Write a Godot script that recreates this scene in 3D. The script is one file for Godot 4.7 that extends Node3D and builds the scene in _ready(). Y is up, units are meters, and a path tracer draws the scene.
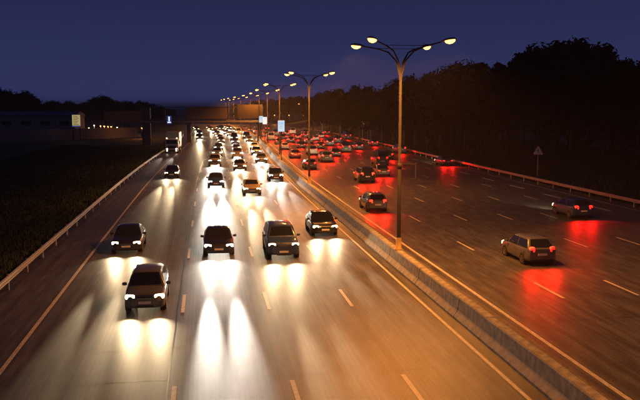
extends Node3D

var M := {}
var counts := {}
var rng := RandomNumberGenerator.new()
var C_S := [0.0, 80.0, 120.0, 160.0, 200.0, 230.0, 265.0, 310.0, 400.0, 4000.0]
var C_X := [0.0, 0.0, 0.6, 1.8, 2.7, 2.6, 1.5, 0.2, -1.0, -1.0]

func _ready() -> void:
	rng.seed = 20
	setup_camera()
	setup_sky()
	materials()
	ground()
	roads()
	median_barrier()
	guardrails()
	footbridge()
	left_side()
	right_side()
	trees()
	street_lamps()
	light_boxes()
	traffic()
	small_plants()

# ---------------------------------------------------------------- camera, sky
func setup_camera() -> void:
	var cam := Camera3D.new()
	cam.name = "camera"
	cam.fov = 29.12
	cam.far = 6000.0
	cam.near = 0.1
	add_child(cam)
	cam.position = Vector3(0, 8.7, 0)
	cam.rotation = Vector3(deg_to_rad(-6.887), deg_to_rad(-8.362), 0)
	cam.current = true

func setup_sky() -> void:
	var w := WorldEnvironment.new()
	w.name = "environment"
	var e := Environment.new()
	e.background_mode = Environment.BG_SKY
	var sm := ProceduralSkyMaterial.new()
	sm.sky_top_color = Color(0.058, 0.082, 0.185)
	sm.sky_horizon_color = Color(0.225, 0.25, 0.44)
	sm.sky_curve = 0.13
	sm.ground_horizon_color = Color(0.12, 0.11, 0.14)
	sm.ground_bottom_color = Color(0.02, 0.02, 0.025)
	sm.sun_angle_max = 0.0
	var s := Sky.new()
	s.sky_material = sm
	e.sky = s
	e.tonemap_mode = Environment.TONE_MAPPER_LINEAR
	e.tonemap_exposure = 1.0
	e.background_energy_multiplier = 0.75
	e.fog_enabled = true
	e.fog_density = 0.0003
	e.fog_light_color = Color(0.75, 0.75, 0.8)
	e.sdfgi_enabled = true
	e.ssao_enabled = true
	e.ssil_enabled = true
	w.environment = e
	add_child(w)

# ---------------------------------------------------------------- helpers
func cx(s: float) -> float:
	if s <= 0.0:
		return 0.0
	for i in range(C_S.size() - 1):
		if s < C_S[i + 1]:
			var m0 := slope(i)
			var m1 := slope(i + 1)
			var h: float = C_S[i + 1] - C_S[i]
			var t: float = (s - C_S[i]) / h
			var t2 := t * t
			var t3 := t2 * t
			return (2 * t3 - 3 * t2 + 1) * C_X[i] + (t3 - 2 * t2 + t) * h * m0 + (-2 * t3 + 3 * t2) * C_X[i + 1] + (t3 - t2) * h * m1
	return -1.0

func slope(i: int) -> float:
	if i == 0 or i >= C_S.size() - 2:
		return 0.0
	return (C_X[i + 1] - C_X[i - 1]) / (C_S[i + 1] - C_S[i - 1])

# road coordinates: u across, s along (away from the footway the picture was taken on)
func P(u: float, s: float, y := 0.0) -> Vector3:
	return Vector3(u + cx(s), y, -s)

func yaw(s: float) -> float:
	return -atan2(cx(s + 1.0) - cx(s - 1.0), 2.0)

func lin(r: float, g: float, b: float) -> Color:
	return Color(r, g, b).linear_to_srgb()

func mat(c: Color, rough := 0.7, metal := 0.0) -> StandardMaterial3D:
	var m := StandardMaterial3D.new()
	m.albedo_color = c
	m.roughness = rough
	m.metallic = metal
	return m

func glow(c: Color, e: float) -> StandardMaterial3D:
	var m := StandardMaterial3D.new()
	m.albedo_color = Color(0.8, 0.8, 0.8)
	m.emission_enabled = true
	m.emission = c
	m.emission_energy_multiplier = e
	m.roughness = 0.3
	return m

func numbered(called: String) -> String:
	var n: int = counts.get(called, 0)
	counts[called] = n + 1
	return called if n == 0 else "%s_%03d" % [called, n]

func thing(called: String, label: String, category: String, at := Vector3.ZERO, turn := 0.0, group := "") -> Node3D:
	var o := Node3D.new()
	o.name = numbered(called)
	add_child(o, true)
	o.position = at
	o.rotation.y = turn
	tag(o, label, category, group)
	return o

func tag(o: Node, label: String, category: String, group := "") -> void:
	o.set_meta("label", label)
	o.set_meta("category", category)
	if group != "":
		o.set_meta("group", group)

func part(called: String, mesh: Mesh, m: Material, parent: Node, at := Vector3.ZERO, turn := Vector3.ZERO) -> MeshInstance3D:
	var o := MeshInstance3D.new()
	o.name = called
	o.mesh = mesh
	o.material_override = m
	o.position = at
	o.rotation = turn
	parent.add_child(o, true)
	return o

func structure(called: String, mesh: Mesh, m: Material) -> MeshInstance3D:
	var o := part(numbered(called), mesh, m, self)
	o.set_meta("kind", "structure")
	return o

func begin(smooth := true) -> SurfaceTool:
	var st := SurfaceTool.new()
	st.begin(Mesh.PRIMITIVE_TRIANGLES)
	st.set_smooth_group(0 if smooth else -1)
	return st

func finish(st: SurfaceTool) -> ArrayMesh:
	st.generate_normals()
	return st.commit()

func quad(st: SurfaceTool, a: Vector3, b: Vector3, c: Vector3, d: Vector3) -> void:
	for v in [a, b, c, a, c, d]:
		st.add_vertex(v)

func add_box(st: SurfaceTool, lo: Vector3, hi: Vector3, bev := 0.0) -> void:
	# a box with chamfered vertical and horizontal edges
	st.set_smooth_group(-1)
	var c := (lo + hi) * 0.5
	var h := (hi - lo) * 0.5
	if bev <= 0.0:
		var p := []
		for i in 8:
			p.append(c + Vector3(h.x if i & 1 else -h.x, h.y if i & 2 else -h.y, h.z if i & 4 else -h.z))
		quad(st, p[0], p[2], p[3], p[1])
		quad(st, p[5], p[7], p[6], p[4])
		quad(st, p[4], p[6], p[2], p[0])
		quad(st, p[1], p[3], p[7], p[5])
		quad(st, p[2], p[6], p[7], p[3])
		quad(st, p[4], p[0], p[1], p[5])
		return
	var rings := []
	for k in [[-h.y, bev], [-h.y + bev, 0.0], [h.y - bev, 0.0], [h.y, bev]]:
		var x: float = h.x - k[1]
		var z: float = h.z - k[1]
		var r := PackedVector3Array()
		for q in [[x - bev, z], [-x + bev, z], [-x, z - bev], [-x, -z + bev], [-x + bev, -z], [x - bev, -z], [x, -z + bev], [x, z - bev]]:
			r.append(c + Vector3(q[0], k[0], q[1]))
		rings.append(r)
	loft(st, rings, true, true, false)

func loft(st: SurfaceTool, rings: Array, closed := true, caps := true, smooth := true) -> void:
	st.set_smooth_group(0 if smooth else -1)
	var n: int = rings[0].size()
	for i in range(rings.size() - 1):
		for j in range(n if closed else n - 1):
			var k := (j + 1) % n
			quad(st, rings[i][j], rings[i][k], rings[i + 1][k], rings[i + 1][j])
	if caps and closed:
		st.set_smooth_group(-1)
		for e in [0, rings.size() - 1]:
			for j in range(1, n - 1):
				if e == 0:
					st.add_vertex(rings[e][0]); st.add_vertex(rings[e][j + 1]); st.add_vertex(rings[e][j])
				else:
					st.add_vertex(rings[e][0]); st.add_vertex(rings[e][j]); st.add_vertex(rings[e][j + 1])

func tube(st: SurfaceTool, pts: Array, radii: Array, sides := 10, caps := true) -> void:
	var rings := []
	for i in pts.size():
		var d: Vector3
		if i == 0:
			d = pts[1] - pts[0]
		elif i == pts.size() - 1:
			d = pts[i] - pts[i - 1]
		else:
			d = pts[i + 1] - pts[i - 1]
		d = d.normalized()
		var a := d.cross(Vector3(0, 0, 1) if absf(d.z) < 0.8 else Vector3(1, 0, 0)).normalized()
		var b := d.cross(a)
		var r := PackedVector3Array()
		for k in sides:
			var t := TAU * k / sides
			r.append(pts[i] + (a * cos(t) + b * sin(t)) * float(radii[i]))
		rings.append(r)
	loft(st, rings, true, caps, true)

func box_mesh(lo: Vector3, hi: Vector3, bev := 0.0) -> ArrayMesh:
	var st := begin(false)
	add_box(st, lo, hi, bev)
	return finish(st)

func tube_mesh(pts: Array, radii: Array, sides := 10) -> ArrayMesh:
	var st := begin()
	tube(st, pts, radii, sides)
	return finish(st)

# extrudes a profile of (u, y) points along the road
func ribbon(profile: Array, s0: float, s1: float, step := 4.0, smooth := false, closed := false) -> ArrayMesh:
	var st := begin(smooth)
	st.set_smooth_group(0 if smooth else -1)
	var n := maxi(1, int(ceil((s1 - s0) / step)))
	var m := profile.size()
	for i in n:
		var sa := lerpf(s0, s1, float(i) / n)
		var sb := lerpf(s0, s1, float(i + 1) / n)
		for j in range(m if closed else m - 1):
			var a: Vector2 = profile[j]
			var b: Vector2 = profile[(j + 1) % m]
			for q in [[a, sa], [a, sb], [b, sb], [a, sa], [b, sb], [b, sa]]:
				st.set_uv(Vector2(q[0].x, q[1]))
				st.add_vertex(P(q[0].x, q[1], q[0].y))
	st.generate_normals()
	st.generate_tangents()
	return st.commit()

func img_tex(im: Image) -> ImageTexture:
	im.generate_mipmaps()
	return ImageTexture.create_from_image(im)

func noise_img(sd: int, freq: float, w: int, h: int, oct := 4) -> PackedByteArray:
	var n := FastNoiseLite.new()
	n.seed = sd
	n.noise_type = FastNoiseLite.TYPE_SIMPLEX_SMOOTH
	n.frequency = freq
	n.fractal_octaves = oct
	var im := n.get_seamless_image(w, h)
	im.convert(Image.FORMAT_L8)
	return im.get_data()

# grey grain: 1 where fine is high, mixed with coarse patches and long streaks
func grain_tex(sd: int, size: int, lo: Color, hi: Color, fine: float, coarse: float, streak: float) -> ImageTexture:
	var a := noise_img(sd, 0.22, size, size, 3)
	var b := noise_img(sd + 1, 0.012, size, size, 4)
	var c := noise_img(sd + 2, 0.05, size, 16, 3)
	var r := RandomNumberGenerator.new()
	r.seed = sd
	var data := PackedByteArray()
	data.resize(size * size * 3)
	var k := 0
	for y in size:
		for x in size:
			var i := y * size + x
			var t := 0.5 + fine * ((a[i] / 255.0 - 0.5) + 0.6 * (r.randf() - 0.5)) + coarse * (b[i] / 255.0 - 0.5) + streak * (c[(4 * size) + x] / 255.0 - 0.5)
			t = clampf(t, 0.0, 1.0)
			data[k] = int(255.0 * lerpf(lo.r, hi.r, t))
			data[k + 1] = int(255.0 * lerpf(lo.g, hi.g, t))
			data[k + 2] = int(255.0 * lerpf(lo.b, hi.b, t))
			k += 3
	return img_tex(Image.create_from_data(size, size, false, Image.FORMAT_RGB8, data))

func normal_tex(sd: int, size: int, freq: float, strength: float) -> ImageTexture:
	var n := FastNoiseLite.new()
	n.seed = sd
	n.frequency = freq
	n.fractal_octaves = 3
	var im := n.get_seamless_image(size, size)
	im.convert(Image.FORMAT_RGBA8)
	im.bump_map_to_normal_map(strength)
	return img_tex(im)

# ---------------------------------------------------------------- materials
func materials() -> void:
	var asphalt := grain_tex(3, 1024, lin(0.026, 0.026, 0.027), lin(0.135, 0.13, 0.126), 0.8, 0.75, 0.6)
	var a := mat(Color.WHITE, 0.42)
	a.albedo_texture = asphalt
	a.uv1_scale = Vector3(1.0 / 7.4, 1.0 / 38.0, 1)
	a.roughness = 0.5
	M.asphalt = a
	var paint := mat(Color.WHITE, 0.5)
	paint.albedo_texture = grain_tex(21, 512, lin(0.30, 0.29, 0.27), lin(0.78, 0.77, 0.74), 0.9, 0.6, 0.2)
	paint.uv1_scale = Vector3(1.0, 0.5, 1)
	M.paint = paint
	M.tar = mat(lin(0.015, 0.014, 0.014), 0.3)
	var conc := mat(Color.WHITE, 0.8)
	conc.albedo_texture = grain_tex(31, 512, lin(0.17, 0.165, 0.155), lin(0.44, 0.43, 0.41), 0.6, 1.0, 0.0)
	conc.uv1_triplanar = true
	conc.uv1_world_triplanar = true
	conc.uv1_scale = Vector3(0.35, 0.35, 0.35)
	M.concrete = conc
	var dc := mat(Color.WHITE, 0.85)
	dc.albedo_texture = grain_tex(41, 512, lin(0.07, 0.06, 0.05), lin(0.2, 0.175, 0.15), 0.6, 0.9, 0.0)
	dc.uv1_triplanar = true
	dc.uv1_world_triplanar = true
	dc.uv1_scale = Vector3(0.3, 0.3, 0.3)
	M.old_concrete = dc
	var g := mat(Color.WHITE, 0.95)
	g.albedo_texture = grain_tex(51, 512, lin(0.03, 0.04, 0.014), lin(0.11, 0.115, 0.05), 0.7, 0.9, 0.0)
	g.uv1_triplanar = true
	g.uv1_world_triplanar = true
	g.uv1_scale = Vector3(0.12, 0.12, 0.12)
	M.soil = g
	var galv := mat(Color.WHITE, 0.5, 0.35)
	galv.albedo_texture = grain_tex(61, 256, lin(0.32, 0.31, 0.29), lin(0.55, 0.55, 0.54), 0.5, 0.8, 0.0)
	galv.uv1_triplanar = true
	galv.uv1_scale = Vector3(0.8, 0.8, 0.8)
	M.galv = galv
	M.pole = mat(lin(0.04, 0.036, 0.032), 0.65, 0.1)
	M.sleeve = mat(lin(0.45, 0.33, 0.12), 0.6)
	M.head = mat(lin(0.28, 0.28, 0.27), 0.5, 0.2)
	M.sodium = glow(Color(1.0, 0.70, 0.33), 6.0)
	M.far_sodium = glow(Color(1.0, 0.62, 0.25), 5.0)
	M.warm_white = glow(Color(1.0, 0.85, 0.6), 5.0)
	M.xenon = glow(Color(1.0, 0.97, 0.92), 14.0)
	M.halogen = glow(Color(1.0, 0.86, 0.62), 12.0)
	M.tail = glow(Color(1.0, 0.035, 0.02), 4.0)
	M.amber = glow(Color(1.0, 0.5, 0.1), 3.0)
	M.tail_off = mat(lin(0.2, 0.01, 0.01), 0.25)
	var gl := mat(lin(0.012, 0.014, 0.016), 0.06)
	gl.metallic_specular = 0.6
	M.glass = gl
	M.rubber = mat(lin(0.018, 0.018, 0.018), 0.85)
	M.trim = mat(lin(0.02, 0.02, 0.021), 0.5)
	M.rim = mat(lin(0.2, 0.2, 0.21), 0.4, 0.8)
	M.plate = mat(lin(0.7, 0.7, 0.68), 0.4)
	M.chrome = mat(lin(0.5, 0.5, 0.5), 0.25, 1.0)
	M.steel_dark = mat(lin(0.07, 0.065, 0.06), 0.6, 0.3)
	M.bridge_paint = mat(lin(0.16, 0.13, 0.11), 0.6)
	M.white_sign = mat(lin(0.7, 0.68, 0.66), 0.45)
	M.red_sign = mat(lin(0.45, 0.03, 0.03), 0.45)
	M.black = mat(lin(0.01, 0.01, 0.01), 0.6)
	M.brown_sign = mat(lin(0.22, 0.13, 0.08), 0.55)
	M.bark = mat(lin(0.05, 0.04, 0.03), 0.95)
	var names := ["paint_silver", "paint_white", "paint_black", "paint_grey", "paint_blue", "paint_red", "paint_beige", "paint_green"]
	var cols := [lin(0.4, 0.41, 0.42), lin(0.75, 0.75, 0.73), lin(0.012, 0.012, 0.013), lin(0.11, 0.115, 0.12), lin(0.02, 0.045, 0.14), lin(0.28, 0.015, 0.015), lin(0.36, 0.3, 0.2), lin(0.02, 0.07, 0.045)]
	for i in names.size():
		var m := mat(cols[i], 0.35, 0.25 if i in [0, 3, 6] else 0.0)
		m.clearcoat_enabled = true
		m.clearcoat = 0.8
		m.clearcoat_roughness = 0.06
		M[names[i]] = m
	for i in 3:
		var l := mat([lin(0.035, 0.055, 0.02), lin(0.045, 0.06, 0.022), lin(0.03, 0.045, 0.02)][i], 0.7)
		l.backlight_enabled = true
		l.backlight = lin(0.015, 0.02, 0.006)
		l.cull_mode = BaseMaterial3D.CULL_DISABLED
		M["leaf%d" % i] = l
	var gb := mat(lin(0.085, 0.115, 0.04), 0.8)
	gb.cull_mode = BaseMaterial3D.CULL_DISABLED
	M.grass = gb

# ---------------------------------------------------------------- ground and roads
func terrain(x: float, z: float) -> float:
	var s := -z
	var u := x - cx(s)
	var y := -0.06
	if u < -10.2:
		y = -0.06 - 0.7 * smoothstep(-10.2, -16.0, u) + 0.5 * smoothstep(-24.0, -45.0, u)
	elif u > 37.6:
		y = -0.06 + 2.2 * smoothstep(37.6, 56.0, u) + 1.5 * smoothstep(56.0, 140.0, u)
	elif u > 9.9 and u < 12.2:
		y = -0.06
	if absf(u) > 60.0:
		y += 0.5 * sin(x * 0.05) * sin(z * 0.04)
	elif u < -12.0 or u > 40.0:
		y += 0.12 * sin(x * 0.7 + z * 0.13) * sin(z * 0.31 + x * 0.2)
	return y

func ground() -> void:
	var xs := []
	var zs := []
	for v in [-4000, -2000, -1000, -500, -300, -200, -150, -120, -100, -80]:
		xs.append(float(v))
	var x := -70.0
	while x < 110.0:
		xs.append(x)
		x += 2.0 if (x < -8.0 or x > 36.0) else 4.0
	for v in [120, 140, 170, 200, 300, 500, 1000, 2000, 4000]:
		xs.append(float(v))
	var z := 60.0
	while z > -360.0:
		zs.append(z)
		z -= 3.0
	for v in [-380, -420, -480, -560, -700, -1000, -1600, -2600, -5000]:
		zs.append(float(v))
	var st := begin(true)
	for j in range(zs.size() - 1):
		for i in range(xs.size() - 1):
			var q := []
			for d in [[0, 0], [0, 1], [1, 1], [1, 0]]:
				var px: float = xs[i + d[0]]
				var pz: float = zs[j + d[1]]
				q.append(Vector3(px, terrain(px, pz), pz))
			quad(st, q[0], q[1], q[2], q[3])
	structure("ground", finish(st), M.soil)

func roads() -> void:
	var far := 700.0
	var left := structure("road", ribbon([Vector2(-9.9, -0.03), Vector2(-9.2, 0.0), Vector2(10.3, 0.0)], -30, far, 4), M.asphalt)
	var right := structure("road", ribbon([Vector2(10.9, 0.0), Vector2(36.2, 0.0), Vector2(37.3, -0.03)], -30, far, 4), M.asphalt)
	# kerb strip behind the barrier
	structure("kerb", ribbon([Vector2(10.95, 0.0), Vector2(10.96, 0.12), Vector2(11.75, 0.12), Vector2(11.8, 0.09), Vector2(11.82, 0.0)], -30, 420, 4), M.old_concrete)
	# painted lines, worn
	for l in [[-6.85, 0.16, left], [9.45, 0.14, left], [12.4, 0.18, right], [36.0, 0.15, right]]:
		part("edge_line", ribbon([Vector2(l[0] - l[1] * 0.5, 0.0065), Vector2(l[0] + l[1] * 0.5, 0.0065)], 5, 420, 4), M.paint, l[2])
	for l in [[-1.1, left], [2.6, left], [6.25, left], [16.1, right], [19.8, right], [23.5, right], [27.2, right], [30.9, right]]:
		var s := 8.5
		while s < 330.0:
			part("lane_dash", ribbon([Vector2(l[0] - 0.075, 0.0065), Vector2(l[0] + 0.075, 0.0065)], s, s + 3.2, 4), M.paint, l[1])
			s += 12.0
	var s2 := 60.0
	while s2 < 300.0:
		part("wide_dash", ribbon([Vector2(33.4, 0.0065), Vector2(33.75, 0.0065)], s2, s2 + 4.0, 4), M.paint, right)
		s2 += 9.0
	# tar seams: one long construction joint and wavering cross cracks
	part("tar_seam", seam(-1.32, -1.32, 12, 300, 0.035, 0.03), M.tar, left)
	for q in [24.3, 27.6, 31.0, 36.2, 43.0, 51.0, 63.0, 78.0]:
		part("tar_seam", cross_seam(-6.0 + rng.randf() * 3.0, 9.2 - rng.randf() * 5.0, q, 0.013), M.tar, left)
	for q in [29.0, 41.0, 58.0]:
		part("tar_seam", cross_seam(13.0, 34.0, q, 0.013), M.tar, right)

func seam(u0: float, u1: float, s0: float, s1: float, w: float, wob: float) -> ArrayMesh:
	var st := begin(true)
	var n := int((s1 - s0) / 1.2)
	var prev := []
	for i in n + 1:
		var t := float(i) / n
		var s := lerpf(s0, s1, t)
		var u := lerpf(u0, u1, t) + wob * (sin(s * 0.9) * 0.5 + sin(s * 2.3 + 1.0) * 0.3 + rng.randf_range(-0.2, 0.2))
		var ww := w * rng.randf_range(0.7, 1.3)
		var cur := [P(u - ww, s, 0.0045), P(u + ww, s, 0.0045)]
		if i > 0:
			quad(st, prev[0], cur[0], cur[1], prev[1])
		prev = cur
	return finish(st)

func cross_seam(u0: float, u1: float, s: float, w: float) -> ArrayMesh:
	var st := begin(true)
	var n := int((u1 - u0) / 0.5)
	var prev := []
	var drift := 0.0
	for i in n + 1:
		var u := lerpf(u0, u1, float(i) / n)
		drift += rng.randf_range(-0.07, 0.07)
		var ww := w * rng.randf_range(0.5, 1.3)
		var cur := [P(u, s + drift - ww, 0.0045), P(u, s + drift + ww, 0.0045)]
		if i > 0:
			quad(st, prev[0], prev[1], cur[1], cur[0])
		prev = cur
	return finish(st)

# ---------------------------------------------------------------- barriers
func median_barrier() -> void:
	var t := thing("median_barrier", "long concrete barrier between the two carriageways carrying the lamp posts", "barrier")
	var prof := [Vector2(-0.38, 0.0), Vector2(-0.38, 0.08), Vector2(-0.2, 0.34), Vector2(-0.13, 0.80), Vector2(-0.09, 0.85), Vector2(0.22, 0.85), Vector2(0.26, 0.80), Vector2(0.33, 0.34), Vector2(0.42, 0.12), Vector2(0.42, 0.0)]
	var seg := []
	for v in 3:
		var st := begin(false)
		var rings := []
		for e in [[-1.496, 0.012], [-1.484, 0.0], [1.484, 0.0], [1.496, 0.012]]:
			var r := PackedVector3Array()
			for p in prof:
				var q: Vector2 = p
				r.append(Vector3(q.x * (1.0 - e[1]), q.y * (1.0 - e[1] * 0.6), e[0]))
			rings.append(r)
		loft(st, rings, true, false, false)
		for e in [0, 3]:
			for j in prof.size():
				st.add_vertex(Vector3(0.06, 0.15, rings[e][0].z))
				st.add_vertex(rings[e][j])
				st.add_vertex(rings[e][(j + 1) % prof.size()])
		seg.append(finish(st))
	var s := 4.5
	var i := 0
	while s < 330.0:
		if absf(s - 195.0) < 2.0:   # the footbridge pier stands in the line
			s += 3.0
			continue
		var o := part("barrier_segment", seg[i % 3], M.concrete, t, P(10.42 + rng.randf_range(-0.012, 0.012), s, 0.0), Vector3(0, yaw(s) + rng.randf_range(-0.004, 0.004), 0))
		o.scale.y = rng.randf_range(0.985, 1.01)
		s += 3.0
		i += 1

func guardrails() -> void:
	var w := [Vector2(0, 0.43), Vector2(0.075, 0.47), Vector2(0.075, 0.53), Vector2(0.0, 0.57), Vector2(0.0, 0.61), Vector2(0.075, 0.65), Vector2(0.075, 0.71), Vector2(0, 0.75)]
	for side in [[-9.5, 1.0, "galvanised crash barrier between the hard shoulder and the dark grass bank", 28.0, 268.0], [36.9, -1.0, "galvanised crash barrier along the wooded bank past the outgoing lanes", 40.0, 300.0]]:
		var t := thing("guardrail", side[2], "guardrail")
		var s: float = side[3]
		while s < side[4]:
			var prof := []
			for p in w:
				prof.append(Vector2(side[0] + side[1] * (p.x + 0.09), p.y))
			var back := prof.duplicate()
			back.reverse()
			for p in back:
				prof.append(Vector2(p.x - side[1] * 0.006, p.y))
			part("rail_section", ribbon(prof, s + 0.004, s + 3.996, 2.0, false, true), M.galv, t)
			var p0 := P(side[0], s + 2.0)
			var g := terrain(p0.x, p0.z) - 0.15
			var st := begin(false)
			add_box(st, Vector3(-0.05, g, -0.06), Vector3(0.05, 0.74, 0.06), 0.01)
			add_box(st, Vector3(minf(side[1] * 0.05, side[1] * 0.088), 0.48, -0.05), Vector3(maxf(side[1] * 0.05, side[1] * 0.088), 0.70, 0.05))
			part("post", finish(st), M.galv, t, p0, Vector3(0, yaw(s), 0))
			s += 4.0

# ---------------------------------------------------------------- footbridge
func footbridge() -> void:
	var z := -195.0
	var t := thing("footbridge", "roofed steel footbridge crossing high over the oncoming carriageway", "footbridge", Vector3(0, 0, z))
	part("deck", box_mesh(Vector3(-16, 4.75, -1.6), Vector3(14.3, 5.6, 1.6), 0.05), M.bridge_paint, t)
	part("fascia", box_mesh(Vector3(-16, 4.9, 1.6), Vector3(14.3, 5.42, 1.68), 0.02), M.concrete, t)
	part("roof", box_mesh(Vector3(-16, 8.55, -1.75), Vector3(14.3, 8.72, 1.75), 0.03), M.steel_dark, t)
	var x := -16.0
	var post := box_mesh(Vector3(-0.06, 5.6, -0.06), Vector3(0.06, 8.55, 0.06))
	while x <= 14.4:
		for zz in [-1.5, 1.5]:
			part("post", post, M.steel_dark, t, Vector3(x, 0, zz))
		x += 6.0
	for zz in [-1.5, 1.5]:
		part("handrail", box_mesh(Vector3(-16, 6.62, zz - 0.03), Vector3(14.3, 6.68, zz + 0.03)), M.steel_dark, t)
	for px in [-4.3, 13.15]:
		var p := part("pier", box_mesh(Vector3(-0.5, -0.3, -0.9), Vector3(0.5, 4.35, 0.9), 0.08), M.old_concrete, t, Vector3(px, 0, 0))
		part("pier_head", box_mesh(Vector3(-0.9, 4.35, -1.5), Vector3(0.9, 4.75, 1.5), 0.06), M.old_concrete, p)
	var st := begin(false)
	add_box(st, Vector3(-15.6, -1.2, -1.5), Vector3(-13.6, 8.5, 1.5), 0.05)
	part("stair_tower", finish(st), M.old_concrete, t)
	for b in [[-4.6, 5.4, 5.75, 8.75, "wide tan advertising banner on the footbridge above the oncoming lanes"], [7.7, 13.9, 5.95, 9.3, "dull brown advertising banner on the footbridge above the median"]]:
		var k := thing("advertising_banner", b[4], "banner", Vector3(0, 0, z + 1.72))
		part("panel", box_mesh(Vector3(b[0] + 0.08, b[2] + 0.08, 0.02), Vector3(b[1] - 0.08, b[3] - 0.08, 0.09)), mat(lin(0.2, 0.14, 0.1) if b[0] < 0 else lin(0.05, 0.036, 0.028), 0.7), k)
		var f := begin(false)
		for q in [[b[0], b[0] + 0.1, b[2], b[3]], [b[1] - 0.1, b[1], b[2], b[3]], [b[0] + 0.1, b[1] - 0.1, b[2], b[2] + 0.1], [b[0] + 0.1, b[1] - 0.1, b[3] - 0.1, b[3]]]:
			add_box(f, Vector3(q[0], q[2], 0.0), Vector3(q[1], q[3], 0.13))
		part("frame", finish(f), M.steel_dark, k)
	var sg := thing("bridge_sign", "narrow lit blue and white sign hung from the footbridge above the shoulder", "sign", Vector3(-9.0, 4.5, z + 1.74))
	part("casing", box_mesh(Vector3(-0.62, 0.0, 0.0), Vector3(0.62, 2.1, 0.16), 0.02), M.steel_dark, sg)
	part("face", box_mesh(Vector3(-0.55, 0.07, 0.16), Vector3(0.55, 2.03, 0.17)), glow(Color(0.2, 0.26, 0.6), 0.5), sg)
	var mk := begin(false)
	add_box(mk, Vector3(-0.14, 0.75, 0.172), Vector3(0.14, 1.85, 0.178))
	add_box(mk, Vector3(-0.4, 0.35, 0.172), Vector3(0.4, 0.6, 0.178))
	part("marking", finish(mk), glow(Color(0.8, 0.88, 1.0), 1.6), sg)
	area_light(sg, Vector3(0, 1.05, 0.2), Vector2(1.1, 1.9), Color(0.45, 0.5, 1.0), 0.6, Vector3(0, PI, 0))

func area_light(parent: Node, at: Vector3, size: Vector2, c: Color, e: float, turn: Vector3) -> void:
	var a := AreaLight3D.new()
	a.name = "light"
	a.area_size = size
	a.light_color = c
	a.light_energy = e
	a.shadow_enabled = true
	a.position = at
	a.rotation = turn
	parent.add_child(a, true)

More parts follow.
